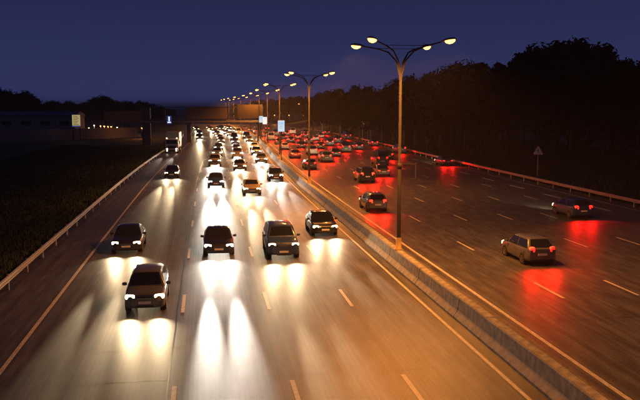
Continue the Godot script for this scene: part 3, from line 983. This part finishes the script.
func make_car(spec: Dictionary) -> Node3D:
	var t := Node3D.new()
	t.name = spec.name
	var L: float = spec.L * 0.5
	var W: float = spec.W * 0.5
	var st := begin()
	var rings := []
	for q in spec.body:
		rings.append(ring_of(W * q[1], q[2], q[3], L * q[0], 0.03))
	loft(st, rings, true, true, true)
	part("body", finish(st), null, t)
	# cabin
	var by: float = spec.belt - 0.02
	var ry: float = spec.roof
	var cab := begin()
	var crings := []
	var wb := W * 0.93
	var wr := W * 0.72
	var z0: float = L * spec.cowl
	var z1: float = L * spec.roof_front
	var z2: float = L * spec.roof_back
	var z3: float = L * spec.tail
	for q in [[z0, 0.0], [lerpf(z0, z1, 0.5), 0.5], [lerpf(z0, z1, 0.93), 0.93], [lerpf(z1, z2, 0.08), 1.0], [lerpf(z1, z2, 0.5), 1.03], [lerpf(z1, z2, 0.92), 1.0], [lerpf(z3, z2, 0.9), 0.92], [lerpf(z3, z2, 0.5), 0.5], [z3, 0.0]]:
		var k: float = q[1]
		var top := lerpf(by + 0.03, ry, k)
		var wt := lerpf(wb, wr, minf(k, 1.0))
		var r := PackedVector3Array()
		for p in [[wb, by], [lerpf(wb, wt, 0.5), lerpf(by, top, 0.5)], [wt, top - 0.06 * k], [wt * 0.9, top - 0.012], [wt * 0.5, top + 0.012], [-wt * 0.5, top + 0.012], [-wt * 0.9, top - 0.012], [-wt, top - 0.06 * k], [-lerpf(wb, wt, 0.5), lerpf(by, top, 0.5)], [-wb, by]]:
			r.append(Vector3(p[0], p[1], q[0]))
		crings.append(r)
	loft(cab, crings, true, true, true)
	part("cabin", finish(cab), null, t)
	# glass, a few millimetres proud of the cabin
	var e := 0.014
	var hb := by + 0.06
	var ht := ry - 0.09
	var fb := lerpf(z0, z1, 0.12)
	var ft := lerpf(z0, z1, 0.88)
	var yb2 := lerpf(by + 0.03, ry, 0.12)
	var yt2 := lerpf(by + 0.03, ry, 0.88)
	part("windscreen", glass_quad(Vector3(-wb * 0.82, yb2 + e, fb + e), Vector3(-wr * 0.86, yt2 + e, ft + e), Vector3(wr * 0.86, yt2 + e, ft + e), Vector3(wb * 0.82, yb2 + e, fb + e), Vector3(0, 0.012, 0.012)), M.glass, t)
	var rb := lerpf(z3, z2, 0.14)
	var rt := lerpf(z3, z2, 0.86)
	part("rear_window", glass_quad(Vector3(-wb * 0.8, lerpf(by + 0.03, ry, 0.14) + e, rb - e), Vector3(-wr * 0.84, lerpf(by + 0.03, ry, 0.86) + e, rt - e), Vector3(wr * 0.84, lerpf(by + 0.03, ry, 0.86) + e, rt - e), Vector3(wb * 0.8, lerpf(by + 0.03, ry, 0.14) + e, rb - e), Vector3(0, 0.012, -0.012)), M.glass, t)
	for sg in [-1.0, 1.0]:
		var xb: float = sg * (lerpf(wb, wr, 0.13) + 0.012)
		var xt: float = sg * (lerpf(wb, wr, 0.8) + 0.012)
		var zm: float = lerpf(z1, z2, 0.42)
		part("side_window", glass_quad(Vector3(xb, hb, lerpf(z0, z1, 0.32)), Vector3(xt, ht, lerpf(z0, z1, 0.95)), Vector3(xt, ht, zm + 0.05), Vector3(xb, hb, zm + 0.05), Vector3.ZERO), M.glass, t)
		part("side_window", glass_quad(Vector3(xb, hb, zm - 0.05), Vector3(xt, ht, zm - 0.05), Vector3(xt, ht, lerpf(z3, z2, 0.92)), Vector3(xb, hb, lerpf(z3, z2, 0.35)), Vector3.ZERO), M.glass, t)
		part("mirror", box_mesh(Vector3(sg * (W + 0.08) - 0.1, by + 0.03, z0 * 0.72 - 0.06), Vector3(sg * (W + 0.08) + 0.1, by + 0.17, z0 * 0.72 + 0.06), 0.03), null, t)
		var hy: float = spec.lamp_y
		part("headlight", lens_mesh(sg * W * 0.7, hy, 0.22, spec.lamp_h * 1.15, L * 0.99 - 0.1, 0.13, 0.1, sg), M.xenon, t)
		part("tail_light", lens_mesh(sg * W * 0.68, spec.tail_y, 0.16, spec.tail_h, -L * 0.99 + 0.06, -0.1, -0.05, sg), M.tail, t)
		part("fog_lamp", lens_mesh(sg * W * 0.72, 0.36, 0.07, 0.05, L * 0.96 - 0.06, 0.08, 0.03, sg), M.trim, t)
		for zd in [lerpf(z0, z1, 0.35), zm, lerpf(z2, z3, 0.2)]:
			part("door_seam", box_mesh(Vector3(minf(sg * (W - 0.03), sg * (W + 0.003)), 0.36, zd - 0.008), Vector3(maxf(sg * (W - 0.03), sg * (W + 0.003)), by - 0.13, zd + 0.008)), M.trim, t)
		for zd in [zm + 0.2, lerpf(z2, z3, 0.2) + 0.2]:
			part("door_handle", box_mesh(Vector3(minf(sg * (W - 0.03), sg * (W + 0.03)), by - 0.2, zd - 0.09), Vector3(maxf(sg * (W - 0.03), sg * (W + 0.03)), by - 0.165, zd + 0.09), 0.008), M.chrome, t)
		for zz in [spec.axle, -spec.axle]:
			var rad: float = spec.wheel
			var ty := begin()
			tube(ty, [Vector3(sg * (W - 0.2), rad, 0), Vector3(sg * (W - 0.18), rad, 0), Vector3(sg * (W - 0.01), rad, 0), Vector3(sg * (W + 0.012), rad, 0)], [rad * 0.93, rad, rad, rad * 0.93], 18)
			var wh := part("wheel", finish(ty), M.rubber, t, Vector3(0, 0, zz * L))
			part("rim", rim_mesh(sg, W + 0.012, rad), M.rim, wh)
			part("wheel_arch", tube_mesh([Vector3(sg * (W - 0.25), rad + 0.02, zz * L), Vector3(sg * (W + 0.004), rad + 0.02, zz * L)], [rad * 1.17, rad * 1.17], 18), M.trim, t)
	var gy: float = spec.lamp_y - 0.04
	part("grille", box_mesh(Vector3(-W * 0.38, gy - 0.09, L * 0.95), Vector3(W * 0.38, gy + 0.06, L * 1.0), 0.015), M.trim, t)
	part("grille_bar", box_mesh(Vector3(-W * 0.34, gy - 0.03, L * 1.0), Vector3(W * 0.34, gy - 0.005, L * 1.0 + 0.008)), M.chrome, t)
	part("air_intake", box_mesh(Vector3(-W * 0.45, 0.27, L * 0.96), Vector3(W * 0.45, 0.38, L * 1.003), 0.015), M.trim, t)
	part("number_plate", box_mesh(Vector3(-0.26, 0.42, L * 1.0), Vector3(0.26, 0.53, L * 1.0 + 0.02)), M.plate, t)
	part("number_plate", box_mesh(Vector3(-0.26, spec.plate_y, -L * 1.0 - 0.02), Vector3(0.26, spec.plate_y + 0.11, -L * 0.96)), M.plate, t)
	part("rear_bumper", box_mesh(Vector3(-W * 0.8, 0.3, -L * 1.005), Vector3(W * 0.8, 0.42, -L * 0.95), 0.03), M.trim, t)
	return t

func rim_mesh(sg: float, x: float, rad: float) -> ArrayMesh:
	var st := begin(false)
	var rings := []
	for q in [[0.0, 0.68], [0.008, 0.66], [0.008, 0.58], [0.0, 0.56]]:
		var ring := PackedVector3Array()
		for k in 18:
			var a := TAU * k / 18.0
			ring.append(Vector3(sg * (x + q[0]), rad + sin(a) * rad * q[1], cos(a) * rad * q[1]))
		rings.append(ring)
	loft(st, rings, true, false, false)
	for k in 5:
		var a := TAU * k / 5.0
		var d := Vector3(0, sin(a), cos(a))
		var n := Vector3(0, cos(a), -sin(a)) * rad * 0.1
		var c := Vector3(sg * (x + 0.006), rad, 0)
		quad(st, c + d * rad * 0.02 - n, c + d * rad * 0.58 - n * 0.8, c + d * rad * 0.58 + n * 0.8, c + d * rad * 0.02 + n)
	return finish(st)

func car_specs() -> Array:
	return [
		{"name": "sedan", "L": 4.5, "W": 1.78, "belt": 0.93, "roof": 1.44, "cowl": 0.40, "roof_front": 0.1, "roof_back": -0.34, "tail": -0.72, "lamp_y": 0.66, "lamp_h": 0.085, "tail_y": 0.78, "tail_h": 0.1, "axle": 0.6, "wheel": 0.31, "plate_y": 0.62,
			"body": [[1.0, 0.66, 0.32, 0.60], [0.985, 0.78, 0.26, 0.70], [0.95, 0.9, 0.22, 0.755], [0.85, 0.97, 0.2, 0.81], [0.4, 1.0, 0.2, 0.93], [0.0, 1.0, 0.2, 0.93], [-0.4, 1.0, 0.2, 0.95], [-0.75, 0.98, 0.22, 0.97], [-0.93, 0.92, 0.26, 0.95], [-0.985, 0.85, 0.3, 0.88], [-1.0, 0.75, 0.36, 0.76]]},
		{"name": "hatchback", "L": 4.05, "W": 1.72, "belt": 0.95, "roof": 1.49, "cowl": 0.5, "roof_front": 0.16, "roof_back": -0.7, "tail": -0.96, "lamp_y": 0.7, "lamp_h": 0.1, "tail_y": 0.92, "tail_h": 0.17, "axle": 0.61, "wheel": 0.3, "plate_y": 0.6,
			"body": [[1.0, 0.66, 0.32, 0.64], [0.985, 0.8, 0.26, 0.75], [0.94, 0.92, 0.22, 0.81], [0.84, 0.98, 0.2, 0.86], [0.5, 1.0, 0.2, 0.95], [0.0, 1.0, 0.2, 0.95], [-0.5, 1.0, 0.2, 0.98], [-0.85, 0.98, 0.24, 1.0], [-0.965, 0.92, 0.28, 0.99], [-1.0, 0.84, 0.34, 0.92]]},
		{"name": "off_roader", "L": 4.6, "W": 1.86, "belt": 1.12, "roof": 1.74, "cowl": 0.44, "roof_front": 0.2, "roof_back": -0.8, "tail": -0.97, "lamp_y": 0.86, "lamp_h": 0.1, "tail_y": 1.05, "tail_h": 0.2, "axle": 0.61, "wheel": 0.36, "plate_y": 0.72,
			"body": [[1.0, 0.72, 0.4, 0.8], [0.985, 0.84, 0.33, 0.92], [0.94, 0.94, 0.29, 0.99], [0.84, 0.98, 0.28, 1.03], [0.44, 1.0, 0.28, 1.11], [0.0, 1.0, 0.28, 1.12], [-0.5, 1.0, 0.28, 1.13], [-0.88, 0.98, 0.3, 1.13], [-0.97, 0.94, 0.34, 1.12], [-1.0, 0.88, 0.4, 1.06]]},
		{"name": "van", "L": 5.0, "W": 1.95, "belt": 1.2, "roof": 2.15, "cowl": 0.68, "roof_front": 0.36, "roof_back": -0.94, "tail": -0.985, "lamp_y": 0.86, "lamp_h": 0.13, "tail_y": 1.15, "tail_h": 0.22, "axle": 0.62, "wheel": 0.34, "plate_y": 0.68,
			"body": [[1.0, 0.76, 0.38, 0.78], [0.985, 0.87, 0.31, 0.93], [0.95, 0.95, 0.27, 1.02], [0.88, 0.99, 0.26, 1.08], [0.68, 1.0, 0.26, 1.19], [0.0, 1.0, 0.26, 1.2], [-0.6, 1.0, 0.26, 1.21], [-0.92, 0.99, 0.28, 1.21], [-0.985, 0.96, 0.32, 1.2], [-1.0, 0.92, 0.38, 1.16]]}]

var cars := []
var specs := []
const ORD := ["first", "second", "third", "fourth", "fifth", "sixth", "seventh", "eighth", "ninth", "tenth", "eleventh", "twelfth", "thirteenth", "fourteenth", "fifteenth", "sixteenth", "seventeenth", "eighteenth", "nineteenth", "twentieth"]

func place_car(kind: int, colour: String, u: float, s: float, outgoing: bool, label: String, group: String, lamp: String, near: bool) -> void:
	var o: Node3D = cars[kind].duplicate()
	o.name = numbered(specs[kind].name)
	add_child(o, true)
	o.position = P(u, s, 0.0)
	o.rotation.y = yaw(s) + (PI if outgoing else 0.0)
	tag(o, label, "van" if kind == 3 else "car", group)
	var L: float = specs[kind].L * 0.5
	var W: float = specs[kind].W * 0.5
	for c in o.get_children():
		var nm := String(c.name).rstrip("0123456789_")
		if nm in ["body", "cabin", "mirror"]:
			c.material_override = M["paint_" + colour]
		elif nm == "headlight":
			c.material_override = M[lamp]
	var hy: float = specs[kind].lamp_y
	var col := Color(1.0, 0.95, 0.88) if lamp == "xenon" else Color(1.0, 0.87, 0.68)
	if not outgoing:
		var xs := [-W * 0.7, W * 0.7] if near else [0.0]
		for x in xs:
			head_beam(o, Vector3(x, hy, L + 0.06), col, 640.0 if near else 1300.0, 2.6, -1.35)
			head_beam(o, Vector3(x, hy, L + 0.08), col, 20.0 if near else 70.0, 36.0, -11.0)
	else:
		head_beam(o, Vector3(0, hy, L + 0.06), col, 60.0 if u > 22.0 else 26.0, 24.0 if u > 22.0 else 14.0, -0.5)
		for x in ([-W * 0.68, W * 0.68] if s < 130.0 else [0.0]):
			tail_glow(o, Vector3(x, specs[kind].tail_y, -L - 0.1), 9.0 if s < 130.0 else 16.0)

func tail_glow(o: Node3D, at: Vector3, e: float) -> void:
	var sp := SpotLight3D.new()
	sp.name = "light"
	sp.light_color = Color(1.0, 0.06, 0.03)
	sp.light_energy = e
	sp.light_size = 0.1
	sp.spot_angle = 75.0
	sp.spot_angle_attenuation = 0.8
	sp.spot_range = 60.0
	sp.spot_attenuation = 2.0
	sp.shadow_enabled = true
	sp.position = at
	o.add_child(sp, true)

func head_beam(o: Node3D, at: Vector3, col: Color, e: float, spread := 2.8, pitch := -1.5) -> void:
	var sp := SpotLight3D.new()
	sp.name = "light"
	sp.light_color = col
	sp.light_energy = e
	sp.light_size = 0.06
	sp.spot_angle = spread
	sp.spot_angle_attenuation = 1.0
	sp.spot_range = 150.0
	sp.spot_attenuation = 2.0
	sp.shadow_enabled = true
	sp.position = at
	sp.rotation = Vector3(deg_to_rad(pitch), PI, 0)
	o.add_child(sp, true)

func traffic() -> void:
	specs = car_specs()
	for s in specs:
		cars.append(make_car(s))
	var cn := ["silver", "white", "black", "grey", "blue", "red", "beige", "green"]
	var kn := ["sedan", "hatchback", "off-roader", "van"]
	# oncoming lanes: [u, places along the road, lane in words]
	var lanes := [
		[-4.55, [48.5, 98.0, 178.0, 212.0, 236.0, 258.0, 284.0, 310.0], "the lane beside the hard shoulder"],
		[-2.75, [34.6], "the lane left of the long tar seam"],
		[0.85, [46.8, 86.0, 116.0, 140.0, 158.0, 174.0, 190.0, 206.0, 222.0, 240.0, 256.0, 274.0, 292.0, 312.0, 334.0], "the middle oncoming lane"],
		[4.4, [45.5, 78.0, 108.0, 134.0, 152.0, 168.0, 184.0, 201.0, 219.0, 236.0, 250.0, 268.0, 286.0, 305.0, 326.0], "the oncoming lane second from the median"],
		[7.85, [53.0, 92.0, 122.0, 143.0, 160.0, 176.0, 194.0, 211.0, 229.0, 246.0, 262.0, 280.0, 298.0, 318.0], "the oncoming lane beside the median"]]
	for l in lanes:
		var list: Array = thinned(l[1])
		for i in list.size():
			var kind: int = [0, 1, 0, 2, 0, 1, 3][rng.randi_range(0, 6)]
			var col: String = cn[rng.randi_range(0, 7)]
			var lamp := "xenon" if rng.randf() < 0.5 else "halogen"
			if i == 0:
				kind = [0, 1, 0, 2, 0][lanes.find(l)]
				col = ["black", "grey", "black", "blue", "black"][lanes.find(l)]
				lamp = ["halogen", "halogen", "xenon", "halogen", "halogen"][lanes.find(l)]
			place_car(kind, col, l[0] + rng.randf_range(-0.25, 0.25), list[i], false, "%s %s, headlights on, %s in %s" % [col, kn[kind], ORD[i], l[2]], "oncoming traffic", lamp, list[i] < 130.0)
	var out := [
		[14.2, [64.0, 108.0, 132.0, 158.0, 180.0, 204.0, 226.0, 250.0, 276.0, 300.0], "the outgoing lane beside the median"],
		[18.0, [41.4, 88.5, 122.0, 140.0, 164.0, 188.0, 210.0, 234.0, 262.0, 290.0], "the second outgoing lane from the median"],
		[21.6, [96.0, 135.0, 160.0, 184.0, 208.0, 236.0, 262.0, 288.0], "the third outgoing lane from the median"],
		[25.3, [114.0, 148.0, 172.0, 198.0, 222.0, 250.0, 280.0], "the fourth outgoing lane from the median"],
		[29.1, [57.8, 126.0, 156.0, 186.0, 216.0, 246.0, 272.0], "the fifth outgoing lane from the median"],
		[34.9, [112.0, 143.0, 170.0, 206.0, 240.0], "the exit lane along the right crash barrier"]]
	for l in out:
		var list: Array = l[1]
		for i in list.size():
			var kind: int = [0, 1, 0, 2, 0, 1, 3][rng.randi_range(0, 6)]
			var col: String = ["black", "grey", "blue", "red", "silver", "green"][rng.randi_range(0, 5)]
			if list[i] < 100.0 and col in ["silver", "red"]:
				col = "black"
			place_car(kind, col, l[0] + rng.randf_range(-0.2, 0.2), list[i], true, "%s %s, tail lights red, %s in %s" % [col, kn[kind], ORD[i], l[2]], "outgoing traffic", "halogen", false)
	for c in cars:
		c.free()
	truck()

func thinned(a: Array) -> Array:
	var out := []
	for i in a.size():
		if a[i] < 140.0 or i % 3 != 2:
			out.append(a[i])
	return out

func truck() -> void:
	var s := 152.0
	var t := thing("box_lorry", "box lorry stopped on the hard shoulder with all its lamps lit", "lorry", P(-7.95, s), yaw(s))
	var wm: Material = M.paint_white
	var cab := begin()
	var rings := []
	for q in [[0.0, 0.98, 0.55, 2.75], [1.2, 1.0, 0.5, 2.8], [1.75, 0.99, 0.45, 2.6], [2.0, 0.96, 0.42, 1.75], [2.12, 0.9, 0.45, 1.2]]:
		rings.append(ring_of(1.22 * q[1], q[2], q[3], 2.4 + q[0], 0.02))
	loft(cab, rings, true, true, true)
	part("cab", finish(cab), wm, t)
	part("windscreen", glass_quad(Vector3(-1.02, 1.78, 4.43), Vector3(-0.98, 2.5, 4.21), Vector3(0.98, 2.5, 4.21), Vector3(1.02, 1.78, 4.43), Vector3(0, 0, 0.02)), M.glass, t)
	part("grille", box_mesh(Vector3(-0.8, 0.95, 4.46), Vector3(0.8, 1.5, 4.545), 0.02), M.trim, t)
	part("bumper", box_mesh(Vector3(-1.2, 0.35, 4.2), Vector3(1.2, 0.72, 4.62), 0.05), M.trim, t)
	part("cargo_box", box_mesh(Vector3(-1.28, 1.05, -4.6), Vector3(1.28, 3.9, 2.3), 0.04), mat(lin(0.32, 0.32, 0.34), 0.5), t)
	part("chassis", box_mesh(Vector3(-0.6, 0.6, -4.5), Vector3(0.6, 1.045, 2.9), 0.02), M.trim, t)
	for sg in [-1.0, 1.0]:
		part("headlight", lens_mesh(sg * 0.92, 0.86, 0.2, 0.13, 4.44, 0.12, 0.06, sg), M.xenon, t)
		part("fog_lamp", lens_mesh(sg * 0.85, 0.52, 0.13, 0.08, 4.6, 0.05, 0.0, sg), M.halogen, t)
		part("marker_lamp", box_mesh(Vector3(sg * 0.95 - 0.1, 2.84, 3.6), Vector3(sg * 0.95 + 0.1, 2.93, 3.75), 0.02), M.halogen, t)
		part("mirror", box_mesh(Vector3(sg * 1.42 - 0.12, 1.7, 4.05), Vector3(sg * 1.42 + 0.12, 2.35, 4.13), 0.03), M.trim, t)
		part("mirror_arm", box_mesh(Vector3(minf(sg * 1.15, sg * 1.4), 2.0, 4.07), Vector3(maxf(sg * 1.15, sg * 1.4), 2.05, 4.11)), M.trim, t)
		for zz in [3.4, -2.6]:
			var wh := part("wheel", tube_mesh([Vector3(sg * 0.88, 0.48, zz), Vector3(sg * 0.92, 0.48, zz), Vector3(sg * 1.18, 0.48, zz), Vector3(sg * 1.21, 0.48, zz)], [0.44, 0.48, 0.48, 0.44], 18), M.rubber, t)
			part("rim", tube_mesh([Vector3(sg * 1.21, 0.48, zz), Vector3(sg * 1.22, 0.48, zz)], [0.28, 0.26], 14), M.rim, wh)
		head_beam(t, Vector3(sg * 0.92, 0.86, 4.7), Color(1, 0.95, 0.88), 300.0)

# ---------------------------------------------------------------- grass
func small_plants() -> void:
	var st := SurfaceTool.new()
	st.begin(Mesh.PRIMITIVE_TRIANGLES)
	var r := RandomNumberGenerator.new()
	r.seed = 77
	for i in 9:
		var a := r.randf() * TAU
		var d := Vector3(cos(a), 0, sin(a))
		var sd := Vector3(-d.z, 0, d.x) * 0.022
		var b := d * r.randf_range(0.0, 0.12)
		var h := r.randf_range(0.18, 0.42)
		st.set_normal(Vector3(d.x * 0.4, 0.9, d.z * 0.4).normalized())
		var mid := b + Vector3(0, h * 0.6, 0) + d * h * 0.15
		var top := b + Vector3(0, h, 0) + d * h * 0.45
		for v in [b - sd, mid - sd * 0.7, mid + sd * 0.7, b - sd, mid + sd * 0.7, b + sd, mid - sd * 0.7, top, mid + sd * 0.7]:
			st.add_vertex(v)
	var mesh := st.commit()
	for side in 2:
		var mm := MultiMesh.new()
		mm.transform_format = MultiMesh.TRANSFORM_3D
		mm.mesh = mesh
		var n := 22000
		mm.instance_count = n
		for i in n:
			var s := lerpf(34.0, 190.0, pow(r.randf(), 1.5))
			var u := -10.1 - 26.0 * pow(r.randf(), 1.4) if side == 0 else 37.7 + 22.0 * pow(r.randf(), 1.4)
			var p := P(u, s)
			p.y = terrain(p.x, p.z) - 0.02
			var k := r.randf_range(0.7, 1.6)
			mm.set_instance_transform(i, Transform3D(Basis(Vector3.UP, r.randf() * TAU).scaled(Vector3(k, k * r.randf_range(0.7, 1.2), k)), p))
		var o := MultiMeshInstance3D.new()
		o.name = numbered("grass")
		o.multimesh = mm
		o.material_override = M.grass
		add_child(o, true)
		tag(o, ["rough grass on the dark bank behind the left crash barrier", "rough grass on the bank between the right crash barrier and the wood"][side], "grass")
		o.set_meta("kind", "stuff")
